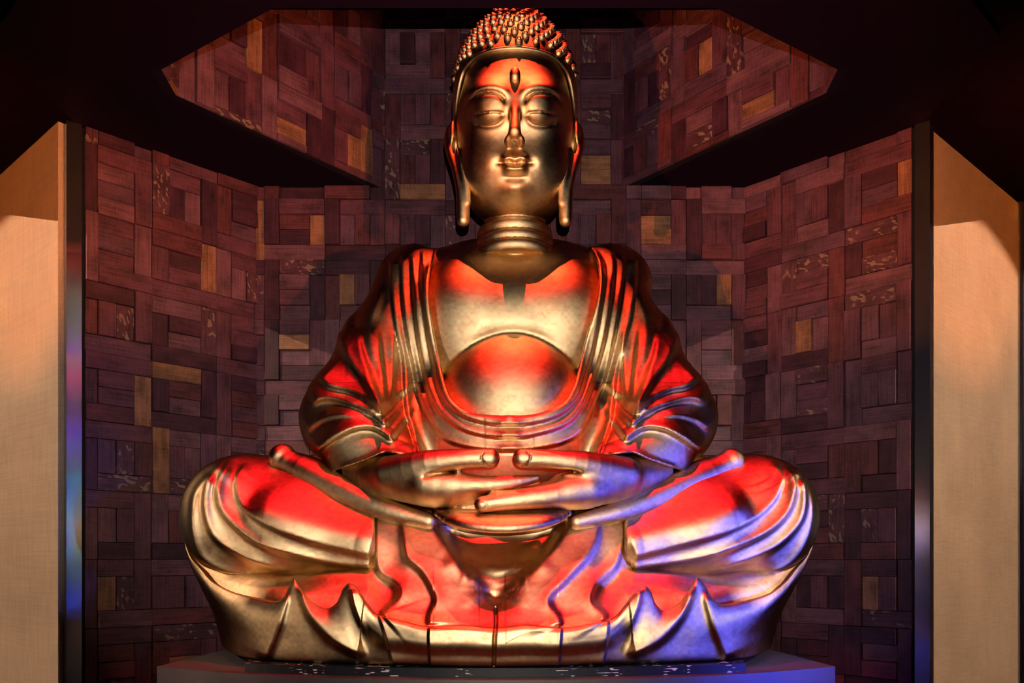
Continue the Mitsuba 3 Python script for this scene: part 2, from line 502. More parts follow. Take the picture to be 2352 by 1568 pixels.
bright_spots += [(950, 445, 4), (810, 330, 4), (840, 330, 4), (575, 120, 4), (655, 300, 4), (700, 225, 1), (1625, 170, 4), (1745, 240, 4), (812, 665, 4), (680, 780, 4), (1505, 515, 4), (1505, 550, 4),
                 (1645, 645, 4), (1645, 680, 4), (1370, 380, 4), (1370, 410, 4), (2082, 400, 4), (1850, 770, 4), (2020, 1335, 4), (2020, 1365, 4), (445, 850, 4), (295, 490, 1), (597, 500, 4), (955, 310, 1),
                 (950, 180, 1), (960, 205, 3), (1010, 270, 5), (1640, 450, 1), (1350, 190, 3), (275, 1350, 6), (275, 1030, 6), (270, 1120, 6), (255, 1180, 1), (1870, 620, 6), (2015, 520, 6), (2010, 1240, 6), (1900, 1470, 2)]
Zlow = CZ - 0.74
for name, a, b, z0, z1, uo, zo in (
        ('wall_back', BL, BR, Zlow, CZ + 3.75, 0.061, CZ + 0.0055),
        ('wall_left', FL, BL, Zlow, ZS, 0.012, CZ + 0.015), ('wall_right', BR, FR, Zlow, ZS, 0.262, CZ + 0.015),
        ('wall_upper_side_left', HOLE[2], HOLE[1], ZS, CZ + 3.75, 0.0, CZ + 0.03), ('wall_upper_side_right', HOLE[6], HOLE[5], ZS, CZ + 3.75, 0.0, CZ + 0.03),
        ('wall_upper_left', HOLE[1], HOLE[0], ZS, CZ + 3.75, 0.1, CZ + 0.03), ('wall_upper_right', HOLE[7], HOLE[6], ZS, CZ + 3.75, 0.02, CZ + 0.03)):
    lay(mosaic(name, a, b, z0, z1, uo, zo))

OUT = [(XC - 2.40, 4.50), (XC - 2.38, 3.70), (XC - 2.06, 3.42), (XC + 2.06, 3.42), (XC + 2.38, 3.70), (XC + 2.40, 4.50), (XC + 1.62, 5.2), (XC - 1.62, 5.2)]
canopy = sg.Polygon(OUT).difference(sg.Polygon([(x, y + (0.1 if y > 5 else 0)) for x, y in HOLE]))
add(structure('ceiling_canopy'), extrude(canopy, ZS, ZS + 0.05), 'soffit_paint')
add(part('ceiling_canopy', 'coffer_ceiling'), extrude(sg.Polygon(HOLE).buffer(0.08, join_style='mitre'), ZTOP, ZTOP + 0.05), 'black_matte')
for i, (p, q) in enumerate(zip(HOLE[2:5], HOLE[3:6])):
    add(part('ceiling_canopy', 'coffer_side'), slab(q, p, ZS + 0.052, ZS + 0.42, -0.04, 0.0), 'soffit_paint')

for sx, nm in ((-1, 'trim_left'), (1, 'trim_right')):
    a = np.array([XC + sx * 2.40, 4.45])
    b = np.array([XC + sx * 1.62, 5.2])
    d = (b - a) / np.linalg.norm(b - a)
    nn = np.array([-d[1], d[0]]) * (1 if sx > 0 else -1)
    pn = np.array([-sx * .666, -.746])
    pd = np.array([pn[1], -pn[0]]) * (1 if sx > 0 else -1)          # along the face, towards the outside
    pd = pd if pd[0] * sx > 0 else -pd
    a = a - np.array([sx * .035, 0])
    q = [a, a + pd * .078, a + pd * .078 - pn * .08, a - pn * .08]
    add(structure(nm), extrude(sg.polygon.orient(sg.Polygon(q)), 0.0, ZS), 'black_gloss')
    w0 = np.array([XC + sx * 2.44, 4.46])
    w1 = np.array([XC + sx * 3.57, 5.41])
    wall = structure('wall_outer_left' if sx < 0 else 'wall_outer_right')
    add(wall, slab(w1, w0, 0.0, ZS, 0.0, -0.06) if sx < 0 else slab(w0, w1, 0.0, ZS, 0.0, 0.06), 'wall_fabric')
    e = w1 + (w1 - w0) / np.linalg.norm(w1 - w0) * 0.06
    add(structure('trim_outer_left' if sx < 0 else 'trim_outer_right'), extrude(sg.Point(*e).buffer(0.06), 0, ZS), 'black_gloss')
# dark ceiling panels outside the canopy: their edges cut the washers' light on the outer walls
def panel_edge(x, y, z):
    t = .65 / (3.4 - z)
    return (XW + (x - XW) * t, 1.0 + (y - 1.0) * t)


PA, PB = panel_edge(2.41, 4.45, 1.89), panel_edge(3.57, 5.4, 2.39)
PC = (PB[0] + 1.2 * (PB[0] - PA[0]), PB[1] + 1.2 * (PB[1] - PA[1]))
PD = (PA[0] - .2 * (PB[0] - PA[0]), PA[1] - .2 * (PB[1] - PA[1]))
PANEL = [(XC + q[0], q[1]) for q in (PD, PA, PB, PC, (PC[0], 6.5), (2.3, 6.5), (2.3, PD[1]))]
add(structure('ceiling_right'), extrude(PANEL, CZ + 2.75, CZ + 2.79), 'soffit_paint')
add(structure('ceiling_left'), extrude([(2 * XC - x, y) for x, y in PANEL][::-1], CZ + 2.75, CZ + 2.79), 'soffit_paint')
add(structure('floor'), extrude([(-6, -2), (6, -2), (6, 8), (-6, 8)], -0.05, 0.0), 'black_matte')

# ------------------------------------------------------------------ pedestal and plinth
ZB = CZ - 0.47
ZP = CZ - 0.51
arc = [(XC + 1.655 * math.sin(t), 3.90 - 0.525 * math.cos(t) ** 1.0) for t in np.linspace(-math.pi / 2, math.pi / 2, 61)]
arc = [(XC + s * 1.655, 3.375 + 0.45 * abs(s) ** 2.2) for s in np.linspace(-1, 1, 61)]
ped = sg.polygon.orient(sg.Polygon(arc + [(XC + 1.60, 4.4), (XC + 1.5, 5.1), (XC - 1.5, 5.1), (XC - 1.60, 4.4)]))
add('pedestal', extrude(ped, 0.0, ZP), 'pedestal_paint')
labels['pedestal'] = {'label': 'low dark platform with a curved front, lit blue on the right, under the golden statue', 'category': 'pedestal'}
pl = [(XC + s * 1.16, 3.47 + 0.16 * abs(s) ** 2.4) for s in np.linspace(-1, 1, 41)]
plin = sg.polygon.orient(sg.Polygon(pl + [(XC + 1.25, 4.1), (XC + 1.0, 4.75), (XC - 1.0, 4.75), (XC - 1.25, 4.1)]))
add('plinth', extrude(plin, ZP, ZB), 'plinth_paint')
labels['plinth'] = {'label': 'thin black scuffed board between the golden statue and the platform', 'category': 'plinth'}

# ------------------------------------------------------------------ the statue
ST = 'seated_statue'
labels[ST] = {'label': 'large golden statue of a seated meditating figure with closed eyes and hands in its lap', 'category': 'statue'}
HX = 0.0156


# --- head
def skull(p):
    d = ell(p, (HX, 4.22, CZ + 2.47), (.305, .37, .41))
    d = smin(d, ell(p, (HX, 4.10, CZ + 2.15), (.288, .275, .345)), .1)
    d = smin(d, ell(p, (HX, 4.10, CZ + 2.27), (.285, .282, .24)), .08)
    return d


fr = Relief(1020, 90, 1350, 500, 0.8)
M = 1183
for s in (0, 1):
    m = (lambda q: mir(q, M)) if s else (lambda q: q)
    e = 1241 if s else 1122
    fr.bump(e, 236, 46, 50, .050, 3)                                   # closed lids
    fr.line(m([(1084, 265), (1102, 261), (1125, 257), (1145, 258), (1160, 262)]), 2.2, -.010, .2, .1)
    fr.line(m([(1080, 272), (1098, 285), (1122, 289), (1146, 283), (1162, 262)]), 6, -.012, .25, .2)
    fr.line(m([(1070, 246), (1080, 218), (1098, 200), (1124, 192), (1150, 197), (1169, 213), (1176, 238)]), 11, .017, .25, .3)
    fr.line(m([(1072, 250), (1085, 226), (1106, 213), (1136, 212), (1156, 224), (1165, 246)]), 5, -.016, .25, .2)
    fr.bump(1223 if s else 1143, 374, 9, 9, -.009)
    fr.bump(1183 + (60 if s else -60), 370, 24, 40, .012)
fr.bump(1183, 376, 52, 34, .018, 2.5)
fr.line([(1148, 372), (1158, 365), (1170, 360), (1183, 364), (1196, 360), (1208, 365), (1218, 372)], 8, .021, .25, .25)
fr.line([(1150, 382), (1165, 386), (1183, 388), (1201, 386), (1216, 382)], 9.5, .026, .3, .3)
fr.line([(1140, 374), (1155, 373), (1170, 372), (1183, 375), (1196, 372), (1211, 373), (1226, 374)], 2.6, -.016, .15, .15)
fr.line([(1146, 402), (1165, 407), (1183, 408), (1201, 407), (1220, 402)], 8, -.012, .3, .3)
fr.bump(1183, 432, 26, 17, .020)


LEAN, ZL = .2, CZ + 2.35              # below the brows the face draws back towards the chin


def lean(p):
    return p - np.stack([0 * p[:, 0], LEAN * np.clip(ZL - p[:, 2], 0, 1), 0 * p[:, 0]], 1)


def Q(u, v, y):
    """The point seen at (u, v), at depth y before the face draws back."""
    a = (HV - v) / F
    yf = (y + LEAN * (ZL - CZ)) / (1 + LEAN * a) if a * y < ZL - CZ else y
    return np.array([(u - CX) / F * yf, y, CZ + a * yf])


def head_fn(p):
    w_ = p
    p = lean(w_)
    d = skull(p)
    for s in (-1, 1):
        d = smin(d, ell(p, (HX + s * .13, 3.99, CZ + 2.03), (.125, .118, .17)), .09)
    d = smin(d, ell(p, (HX, 4.08, CZ + 2.0), (.268, .25, .18)), .08)
    d = smin(d, ell(p, (HX, 3.985, CZ + 1.95), (.155, .125, .105)), .09)
    d = smin(d, ell(p, (HX, 3.91, CZ + 1.905), (.075, .06, .045)), .05)
    u, v = elev(w_)
    d = d - fr.at(u, v) * front_weight(w_, 4.05, 4.25)
    # nose
    tip = Q(1182, 304, 3.735)
    d = smin(d, chain(p, [Q(1183, 212, 3.85), Q(1183, 250, 3.80), tip], [.020, .022, .031], .02), .035)
    for s in (-1, 1):
        w = tip + np.array([s * .030, .035, -.022])
        d = smin(d, ell(p, w, (.021, .036, .022)), .018)
        n = tip + np.array([s * .018, .012, -.047])
        d = smax(d, -ell(p, n, (.0105, .016, .013)), .008)
    # neck with three rings
    p = w_
    r = np.hypot(p[:, 0] - HX + 0.0, p[:, 1] - 4.24)
    z = p[:, 2] - CZ
    rad = np.full(len(p), .165)
    for zi, hh, a, bb in ((1.757, .034, .178, .026), (1.697, .032, .188, .026), (1.637, .034, .205, .03)):
        rad = np.maximum(rad, np.where(np.abs(z - zi) < hh, a + bb * np.sqrt(np.clip(1 - ((z - zi) / hh) ** 2, 0, 1)), 0))
    neck = np.maximum(np.maximum((r - rad) * .8, 1.5 - z), z - 1.95)
    return np.minimum(d, neck)


add(ST + '__head', solid(head_fn, (HX - .40, 3.62, CZ + 1.5), (HX + .40, 4.66, CZ + 2.93), .006), 'gold', True)

HAIRLINE = [(1044, 330), (1046, 275), (1050, 225), (1061, 172), (1077, 146), (1100, 127), (1138, 115), (1183, 111), (1229, 116), (1266, 129), (1291, 150), (1307, 178), (1317, 228), (1320, 275), (1320, 330)]
facepoly = [(1040, 560)] + [(1044, 400)] + [tuple(q) for q in spline(HAIRLINE, 4)] + [(1320, 400), (1324, 560)]


def cap_base(p):
    d = ell(p, (HX, 4.235, CZ + 2.46), (.325, .385, .425))
    d = smin(d, ell(p, (HX + .008, 4.25, CZ + 2.80), (.13, .15, .15)), .12)
    return smin(d, ell(p, (HX, 4.33, CZ + 2.15), (.26, .26, .3)), .1)


def cap_fn(p):
    u, v = elev(p)
    cut = -poly_sd(facepoly, u, v) * p[:, 1] / F
    cut = np.where(p[:, 1] < 4.3, cut, -(p[:, 1] - 4.3) - .0)
    d = smax(cap_base(p) - .012, cut, .008)
    return np.maximum(d, CZ + 1.92 - p[:, 2])


add(ST + '__hair', solid(cap_fn, (HX - .42, 3.75, CZ + 1.88), (HX + .42, 4.68, CZ + 3.0), .009), 'gold', True)


def snail():
    """A small tight curl of hair: a button with a raised spiral."""
    t = np.linspace(0, 1, 9)
    prof = np.array([(0.0, 1.12), (.28, 1.06), (.42, .88), (.50, .80), (.62, .80), (.78, .60), (.95, .25), (1.0, -.1), (.85, -.5)])
    return trimesh.creation.revolve(prof[::-1], sections=12)


CURL = snail()
g = 880
ph = np.arange(g) * math.pi * (3 - 5**.5)
cz_ = 1 - 2 * (np.arange(g) + .5) / g
dirs = np.stack([np.sqrt(1 - cz_**2) * np.cos(ph), np.sqrt(1 - cz_**2) * np.sin(ph), cz_], 1)
dirs = dirs[dirs[:, 2] > -.75]
c0 = np.array([HX, 4.26, CZ + 2.45])
tt = np.full(len(dirs), .2)
for _ in range(60):
    tt -= cap_base(c0 + dirs * tt[:, None]) * .8 - .008
pos = c0 + dirs * tt[:, None]
eps = 1e-3
nrm = np.stack([cap_base(pos + eps * np.eye(3)[k]) - cap_base(pos - eps * np.eye(3)[k]) for k in range(3)], 1)
nrm /= np.linalg.norm(nrm, axis=1, keepdims=True)
uu, vv = elev(pos)
inside = (poly_sd(facepoly, uu, vv) < 13) & (pos[:, 1] < 4.32)
keep = ~inside & (pos[:, 2] > CZ + 2.0)
pos, nrm = pos[keep], nrm[keep]
view = pos - np.array([0, 0, CZ])
facing = -(nrm * view).sum(1) / np.linalg.norm(view, axis=1)
order = np.argsort(-facing)
pos, nrm = pos[order], nrm[order]
curl_ply = mikit.ply(CURL, 'gold', smooth=50)


def orient(p, n, s):
    a = np.cross(n, [0.3, 0.9, 0.31])
    a /= np.linalg.norm(a)
    b = np.cross(n, a)
    m = np.eye(4)
    m[:3, 0], m[:3, 1], m[:3, 2], m[:3, 3] = a * s, b * s, n * s, p
    return m


rest = []
for i in range(len(pos)):
    m4 = orient(pos[i], nrm[i], .0212)
    if i < 300:
        scene[part(ST + '__hair', 'curl')] = {**curl_ply, 'to_world': T(m4.tolist())}
    else:
        q = CURL.copy()
        q.apply_transform(m4)
        rest.append(q)
add(ST + '__hair__back_curls', trimesh.util.concatenate(rest), 'gold', 50)
labels[ST + '__hair__back_curls'] = {'kind': 'stuff'}


def on_surface(fn, u, v, y0=3.4, y1=4.6):
    """The first point of the surface fn = 0 on the line of sight through the elevation point."""
    ys = np.full(len(u), y0)
    for _ in range(80):
        q = np.stack([(u - CX) / F * ys, ys, CZ + (HV - v) / F * ys], 1)
        ys = np.minimum(ys + np.maximum(fn(q), -.01) * .7, y1)
    return np.stack([(u - CX) / F * ys, ys, CZ + (HV - v) / F * ys], 1)


def tube(points, radius, sides=10):
    from scipy.spatial.transform import Rotation
    p = np.asarray(points)
    t = np.gradient(p, axis=0)
    t /= np.linalg.norm(t, axis=1, keepdims=True)
    up = np.array([0, 1, 0.2])
    a = np.cross(t, up)
    a /= np.linalg.norm(a, axis=1, keepdims=True)
    b = np.cross(a, t)
    ang = np.arange(sides) * 2 * np.pi / sides
    r = np.broadcast_to(radius, (len(p),))[:, None, None]
    v = p[:, None] + r * (np.cos(ang)[None, :, None] * a[:, None] + np.sin(ang)[None, :, None] * b[:, None])
    n, s = len(p), sides
    i, j = np.meshgrid(np.arange(n - 1), np.arange(s), indexing='ij')
    q = np.stack([i * s + j, i * s + (j + 1) % s, (i + 1) * s + (j + 1) % s, (i + 1) * s + j], -1).reshape(-1, 4)
    vv = np.vstack([v.reshape(-1, 3), p[:1], p[-1:]])
    f = [q[:, [0, 1, 2]], q[:, [0, 2, 3]]]
    k = np.arange(s)
    f += [np.stack([np.full(s, n * s), (k + 1) % s, k], 1), np.stack([np.full(s, n * s + 1), (n - 1) * s + k, (n - 1) * s + (k + 1) % s], 1)]
    return trimesh.Trimesh(vv, np.vstack(f), process=False)


hl = spline(HAIRLINE, 3)
hp = on_surface(lambda q: cap_base(q) - .004, hl[:, 0], hl[:, 1])
hp = hp[hp[:, 1] < 4.27]
add(ST + '__hairline_band', tube(hp, .011), 'gold', True)
mk = on_surface(head_fn, np.array([1183.]), np.array([178.]))[0]
mm = trimesh.creation.icosphere(3)
mm.vertices = mm.vertices * np.array([.026, .024, .038]) + mk + np.array([0, -.004, .012])
mm.vertices[:, 1] += np.clip(mm.vertices[:, 2] - mk[2], 0, 1) * .12
add(ST + '__forehead_mark', mm, 'gold', True)


def ear_fn(s):
    def px(q, y):
        return P(q[0] if s < 0 else 2 * 1181.5 - q[0], q[1], y)
    a = [px((1034, 300), 4.14), px((1031, 325), 4.12), px((1038, 355), 4.09), px((1050, 395), 4.06), px((1060, 440), 4.05), px((1064, 480), 4.05), px((1064, 506), 4.05)]
    inner = [px((1052, 345), 4.05), px((1062, 385), 4.03), px((1071, 425), 4.03), px((1075, 465), 4.03)]

    def fn(p):
        d = chain(p, a, [.022, .026, .028, .026, .03, .036, .034], .02)
        d = smin(d, chain(p, inner, [.014, .018, .02, .014], .02), .02)
        d = smin(d, ell(p, px((1042, 330), 4.16), (.03, .1, .11)), .02)
        d = smax(d, -ell(p, px((1045, 335), 4.07), (.012, .04, .045)), .01)
        return d
    return fn


for s in (-1, 1):
    x = HX + s * .32
    add(part(ST, 'ear'), solid(ear_fn(s), (x - .14, 3.9, CZ + 1.68), (x + .14, 4.4, CZ + 2.5), .0055), 'gold', True)


# --- torso: bare chest and belly
def torso(p):
    d = ell(p, (HX - .01, 4.36, CZ + 1.16), (.64, .43, .56))
    d = smin(d, limb(p, [P(955, 655, 4.42), P(1100, 638, 4.38), P(1183, 636, 4.38), P(1266, 638, 4.38), P(1412, 655, 4.42)], [.18, .18, .18, .18, .18], .08), .14)
    for s in (-1, 1):
        d = smin(d, ell(p, (HX + s * .21, 4.13, CZ + 1.30), (.27, .23, .27)), .14)
    return d


def belly(p):
    return ell(p, (HX - .015, 4.085, CZ + .82), (.385, .315, .375))


def chest_fn(p):
    d = torso(p)
    u, v = elev(p)
    d = smax(d, -(ell(p, (HX - .012, 3.86, CZ + .82), (.335, .2, .345))), .06)
    d = smin(d, belly(p), .012)
    return d


add(ST + '__chest', solid(chest_fn, (HX - .85, 3.65, CZ + .3), (HX + .85, 4.85, CZ + 1.75), .011), 'gold', True)

# --- robe with the sleeves
L4 = [(1002, 563), (987, 634), (987, 691), (998, 768), (1014, 844), (1025, 887), (1042, 921), (1078, 946), (1136, 953), (1170, 953)]
R4 = [(1340, 556), (1368, 592), (1376, 653), (1364, 714), (1345, 776), (1326, 856), (1315, 890), (1292, 925), (1246, 946), (1205, 953), (1170, 953)]
opening = [(1060, 420)] + [(1050, 500), (1022, 538)] + [tuple(q) for q in spline(L4, 6)] + [tuple(q) for q in spline(R4, 6)[::-1]] + [(1325, 530), (1300, 500), (1290, 420)]
rr = Relief(640, 500, 1720, 1140, 1.5)
Ls = [[(893, 592), (897, 672), (906, 749), (923, 825), (927, 883), (931, 940), (946, 997), (958, 1043)],
      [(918, 585), (921, 684), (933, 776), (946, 837), (962, 915), (983, 965), (1020, 1010), (1080, 1030), (1150, 1036), (1180, 1036)],
      [(941, 578), (946, 672), (956, 768), (969, 844), (983, 902), (1009, 950), (1055, 985), (1110, 1002), (1180, 1006)],
      [(967, 570), (965, 653), (977, 749), (990, 825), (1002, 885), (1025, 930), (1067, 960), (1120, 974), (1180, 977)]]
Rs = [[(1464, 588), (1462, 653), (1452, 730), (1433, 799), (1418, 864), (1412, 921), (1403, 978), (1380, 1036)],
      [(1433, 577), (1437, 622), (1422, 730), (1403, 825), (1387, 883), (1364, 940), (1334, 994), (1290, 1020), (1220, 1034), (1160, 1036)],
      [(1406, 572), (1414, 615), (1403, 710), (1387, 798), (1364, 875), (1341, 932), (1303, 976), (1227, 1001), (1160, 1006)],
      [(1366, 569), (1389, 607), (1387, 672), (1372, 768), (1349, 864), (1326, 921), (1285, 955), (1227, 973), (1160, 977)]]
for q in Ls + Rs:
    rr.step(q, .034, 15, (1170, 780), 2.2, .03, 0)
    rr.line(q, 5, -.012, .03, 0)
for q in (L4, R4):
    rr.line(q, 10, .012, .05, 0)
for A, B in zip(Ls[1:], Ls[:-1]):
    pass
SA = 1168
for s in (0, 1):
    m = (lambda q: mir(q, SA)) if s else (lambda q: q)
    to = lambda u, v: m([(u, v)])[0]
    rr.step(m([(826, 745), (832, 800), (848, 850), (866, 900), (882, 950)]), .06, 26, to(780, 850), 3, .35, .1)
    rr.step(m([(868, 730), (874, 800), (881, 860), (889, 935)]), .055, 24, to(840, 800), 3, .35, .1)
    rr.step(m([(904, 735), (907, 800), (905, 870), (898, 945)]), .035, 20, to(880, 830), 2.5, .35, .1)
    rr.line(m([(848, 640), (826, 700), (815, 745), (822, 780)]), 14, -.02, .3, .2)
    rr.line(m([(880, 620), (866, 680), (852, 740), (852, 800), (866, 860)]), 13, .02, .3, .2)
    rr.step(m([(770, 755), (788, 805), (806, 838), (838, 882), (878, 945)]), .055, 34, to(850, 800), 3, .2, .1)
    rr.step(m([(722, 858), (753, 885), (800, 897), (845, 920), (886, 958)]), .06, 34, to(790, 850), 3, .12, .1)
    rr.step(m([(708, 928), (753, 917), (807, 929), (850, 948), (894, 985)]), .055, 28, to(790, 905), 3, .12, .1)
    rr.step(m([(704, 992), (738, 967), (784, 955), (840, 962)]), .03, 22, to(780, 930), 3, .1, .4)
    rr.step(m([(716, 1046), (768, 1009), (814, 986), (860, 985), (908, 1016)]), .06, 34, to(790, 960), 3, .12, .1)
    rr.line(m([(776, 1076), (845, 1053), (883, 1037), (941, 1043)]), 6, .016, .1, .1)
CUFFS = [[(640, 1130), (700, 1100), (776, 1079), (845, 1056), (883, 1040), (945, 1046), (960, 1060), (960, 1250), (640, 1250)]]
CUFFS.append(mir(CUFFS[0], SA))


def sleeves(p):
    d = None
    for s in (0, 1):
        m = (lambda u: 2 * SA - u) if s else (lambda u: u)
        pts = [P(m(960), 668, 4.36), P(m(895), 790, 4.33), P(m(808), 965, 4.22), P(m(850), 1040, 3.98), P(m(925), 1078, 3.80)]
        e = limb(p, pts, [.215, .235, .245, .2, .13], .1)
        e = smin(e, limb(p, [P(m(895), 800, 4.25), P(m(905), 1000, 4.05)], [.16, .12], .1), .12)
        d = e if d is None else np.minimum(d, e)
    return d


def robe_fn(p):
    u, v = elev(p)
    d = smin(torso(p) - .028, belly(p) - .03, .12)
    d = smin(d, ell(p, (-.02, 4.30, CZ + .62), (.62, .50, .42)), .15)
    d = d + .05 * np.clip((612 - v) / 45, 0, 1) * np.clip((225 - np.abs(u - 1176)) / 40, 0, 1)
    sl = sleeves(p)
    d = smin(d, sl, .09)
    d = d - rr.at(u, v) * front_weight(p, 4.2, 4.5)
    op = poly_sd(opening, u, v) * p[:, 1] / F
    op = np.where(p[:, 1] < 4.45, op, np.maximum(op, p[:, 1] - 4.45))
    d = smax(d, -op, .022)
    for c in CUFFS:
        d = smax(d, -np.maximum(poly_sd(c, u, v) * p[:, 1] / F, p[:, 1] - 4.1), .015)
    return d


add(ST + '__robe', solid(robe_fn, (-1.25, 3.55, CZ + .15), (1.25, 4.95, CZ + 1.78), .0065), 'gold', True)

# --- legs under the robe
for s in (0, 1):
    KM = 1148
    m = (lambda u: 2 * KM - u) if s else (lambda u: u)
    mm_ = (lambda q: mir(q, KM)) if s else (lambda q: q)
    if not s:
        F1 = [(570, 1058), (545, 1088), (541, 1127), (556, 1167), (603, 1203), (672, 1232), (744, 1254), (853, 1279)]
        F2 = [(530, 1052), (505, 1091), (496, 1127), (505, 1170), (538, 1210), (592, 1250), (668, 1275), (762, 1297), (856, 1306)]
        F3 = [(512, 1055), (478, 1098), (467, 1145), (472, 1196), (494, 1239), (545, 1275), (610, 1302), (690, 1316)]
        F4 = [(485, 1080), (447, 1127), (438, 1174), (440, 1225), (458, 1279), (494, 1308), (545, 1324), (654, 1331)]
        folds = [F1, F2, F3, F4]
    else:
        F1 = [(1762, 1062), (1790, 1075), (1798, 1105), (1780, 1150), (1738, 1190), (1680, 1220), (1600, 1245), (1455, 1282)]
        F2 = [(1795, 1066), (1822, 1090), (1828, 1130), (1812, 1178), (1770, 1220), (1700, 1255), (1610, 1285), (1450, 1310)]
        F3 = [(1822, 1068), (1848, 1110), (1852, 1160), (1838, 1205), (1795, 1250), (1740, 1280), (1672, 1305), (1600, 1320)]
        F4 = [(1845, 1090), (1868, 1145), (1868, 1200), (1850, 1255), (1815, 1300), (1760, 1325), (1690, 1334)]
        folds = [F1, F2, F3, F4]
    R = Relief(380, 1000, 1920, 1380, 1.5)
    for i_, f in enumerate(folds):
        R.step(f, .055 if i_ else .03, 24, (700, 1150) if not s else (1600, 1150), 2.6, .06, .02 if i_ < 2 else .3)

    R.line(mm_([(570, 1140), (610, 1172), (680, 1202), (760, 1222), (850, 1240)]), 42, .04, .15, 0)

    def leg_fn(p, m=m, R=R):
        u, v = elev(p)
        d = limb(p, [P(m(562), 1187, 4.12), P(m(690), 1212, 3.99), P(m(862), 1248, 3.86)], [.298, .245, .15], .1)
        d = smin(d, limb(p, [P(m(575), 1190, 4.14), P(m(860), 1150, 4.45)], [.29, .3], .1), .15)
        d = d - R.at(u, v) * front_weight(p, 4.1, 4.35)
        side = (u - 862) if m(0) == 0 else (2 * KM - 862 - u)
        d = smax(d, np.where(p[:, 1] < 4.0, (side if m(0) == 0 else side) * p[:, 1] / F * (1 if m(0) == 0 else -1) * (1 if m(0) == 0 else -1), -1.0), .02)
        return np.maximum(d, CZ - .3 - p[:, 2])
    x0, x1 = sorted([P(m(395), 0, 4.1)[0], P(m(1010), 0, 4.1)[0]])
    add(part(ST, 'leg'), solid(leg_fn, (x0, 3.58, CZ - .32), (x1, 4.85, CZ + .72), .0065), 'gold', True)

# --- feet, soles up on the thighs
for s in (0, 1):
    if not s:
        pts = [P(650, 1052, 3.98), P(672, 1068, 3.96), P(712, 1088, 3.93), P(790, 1128, 3.86), P(880, 1168, 3.78), P(985, 1196, 3.72)]
        toe, toe2 = (640, 1050), (700, 1084)
    else:
        pts = [P(1678, 1062, 3.98), P(1650, 1076, 3.96), P(1606, 1096, 3.93), P(1520, 1134, 3.86), P(1430, 1172, 3.78), P(1325, 1198, 3.72)]

    def foot_fn(p, pts=pts, s=s):
        sg_ = -1 if s else 1
        d = chain(p, pts[1:], [.06, .076, .072, .058, .04])
        back = [q + np.array([0, .13, .02]) for q in pts[1:]]
        d = smin(d, chain(p, back, [.06, .07, .066, .056, .04]), .1)
        for k in range(5):
            o = np.array([-sg_ * .008 * k, .095 * k, -.006 * k])
            d = smin(d, chain(p, [pts[0] + o, pts[1] + o * .9, pts[2] + o * .8], [.072 - .008 * min(k, 3), .05, .05]), .022)
        return d
    a = np.array(pts)
    add(part(ST, 'foot'), solid(foot_fn, a.min(0) - [.16, .16, .14], a.max(0) + [.16, .5, .16], .0065), 'gold', True)

# --- hands in the lap
hr = Relief(780, 1000, 1540, 1200, 0.8)
hr.line([(1112, 1037), (1106, 1046), (1107, 1057), (1114, 1067), (1126, 1071)], 1.8, -.009, .1, .1)
hr.line([(1126, 1071), (1140, 1066), (1146, 1052), (1140, 1040), (1126, 1034), (1112, 1037)], 1.6, -.004, 0, 0)
hr.line([(1208, 1036), (1218, 1045), (1217, 1057), (1208, 1067), (1198, 1070)], 1.8, -.009, .1, .1)
hr.line([(1112, 1151), (1117, 1158), (1116, 1167)], 1.6, -.006, .1, .1)
hr.line([(1093, 1152), (1104, 1150), (1113, 1152)], 1.4, -.004, .1, .1)
hr.line([(965, 1098), (1000, 1088), (1050, 1084)], 4, -.02, .3, .1)
hr.line([(1345, 1090), (1310, 1082), (1260, 1084)], 4, -.02, .3, .1)


def hand_fn(s):
    X = (lambda a, b: a) if not s else (lambda a, b: b)

    def fn(p):
        u, v = elev(p)
        if not s:      # on the left of the picture, its fingers lie in front above the other hand's
            d = chain(p, [P(800, 1078, 3.95), P(865, 1090, 3.82), P(945, 1102, 3.71), P(1030, 1122, 3.65), P(1095, 1130, 3.64)], [.08, .097, .112, .095, .06])
            base = [P(985, 1108, 3.62), P(1060, 1112, 3.575), P(1120, 1113, 3.56), P(1180, 1107, 3.575), P(1233, 1098, 3.60)]
            fing = [(base, [.066, .047, .041, .033, .018])]
            for k in range(3):
                o = np.array([0, .07 * (k + 1), -.012 * (k + 1)])
                fing.append(([q + o for q in base], [.06, .048, .042, .036, .024]))
            th = ([P(895, 1088, 3.70), P(975, 1066, 3.60), P(1055, 1054, 3.55), P(1126, 1052, 3.535)], [.082, .063, .046, .044])
        else:
            d = chain(p, [P(1526, 1082, 3.95), P(1462, 1092, 3.82), P(1388, 1104, 3.71), P(1310, 1122, 3.65)], [.08, .097, .112, .09])
            base = [P(1345, 1124, 3.63), P(1255, 1139, 3.56), P(1175, 1149, 3.535), P(1108, 1158, 3.525)]
            fing = [(base, [.078, .056, .045, .037])]
            for k, (tx, ty) in enumerate(((1135, 1140), (1165, 1133), (1195, 1128))):
                fing.append(([base[0] + [0, .07 * (k + 1), 0], base[1] + [0, .065 * (k + 1), .012 * (k + 1)], P(tx + 60, ty + 3, 3.56 + .05 * k), P(tx, ty, 3.55 + .05 * k)], [.06, .05, .038, .031]))
            th = ([P(1432, 1090, 3.70), P(1348, 1068, 3.60), P(1272, 1056, 3.55), P(1200, 1052, 3.535)], [.082, .063, .046, .044])
        f = None
        for q, r in fing:
            e = chain(p, q, r)
            f = e if f is None else smin(f, e, .012)
        d = smin(d, f, .06)
        d = smin(d, chain(p, th[0], th[1]), .03)
        return d - hr.at(u, v) * front_weight(p, 3.62, 3.8)
    return fn


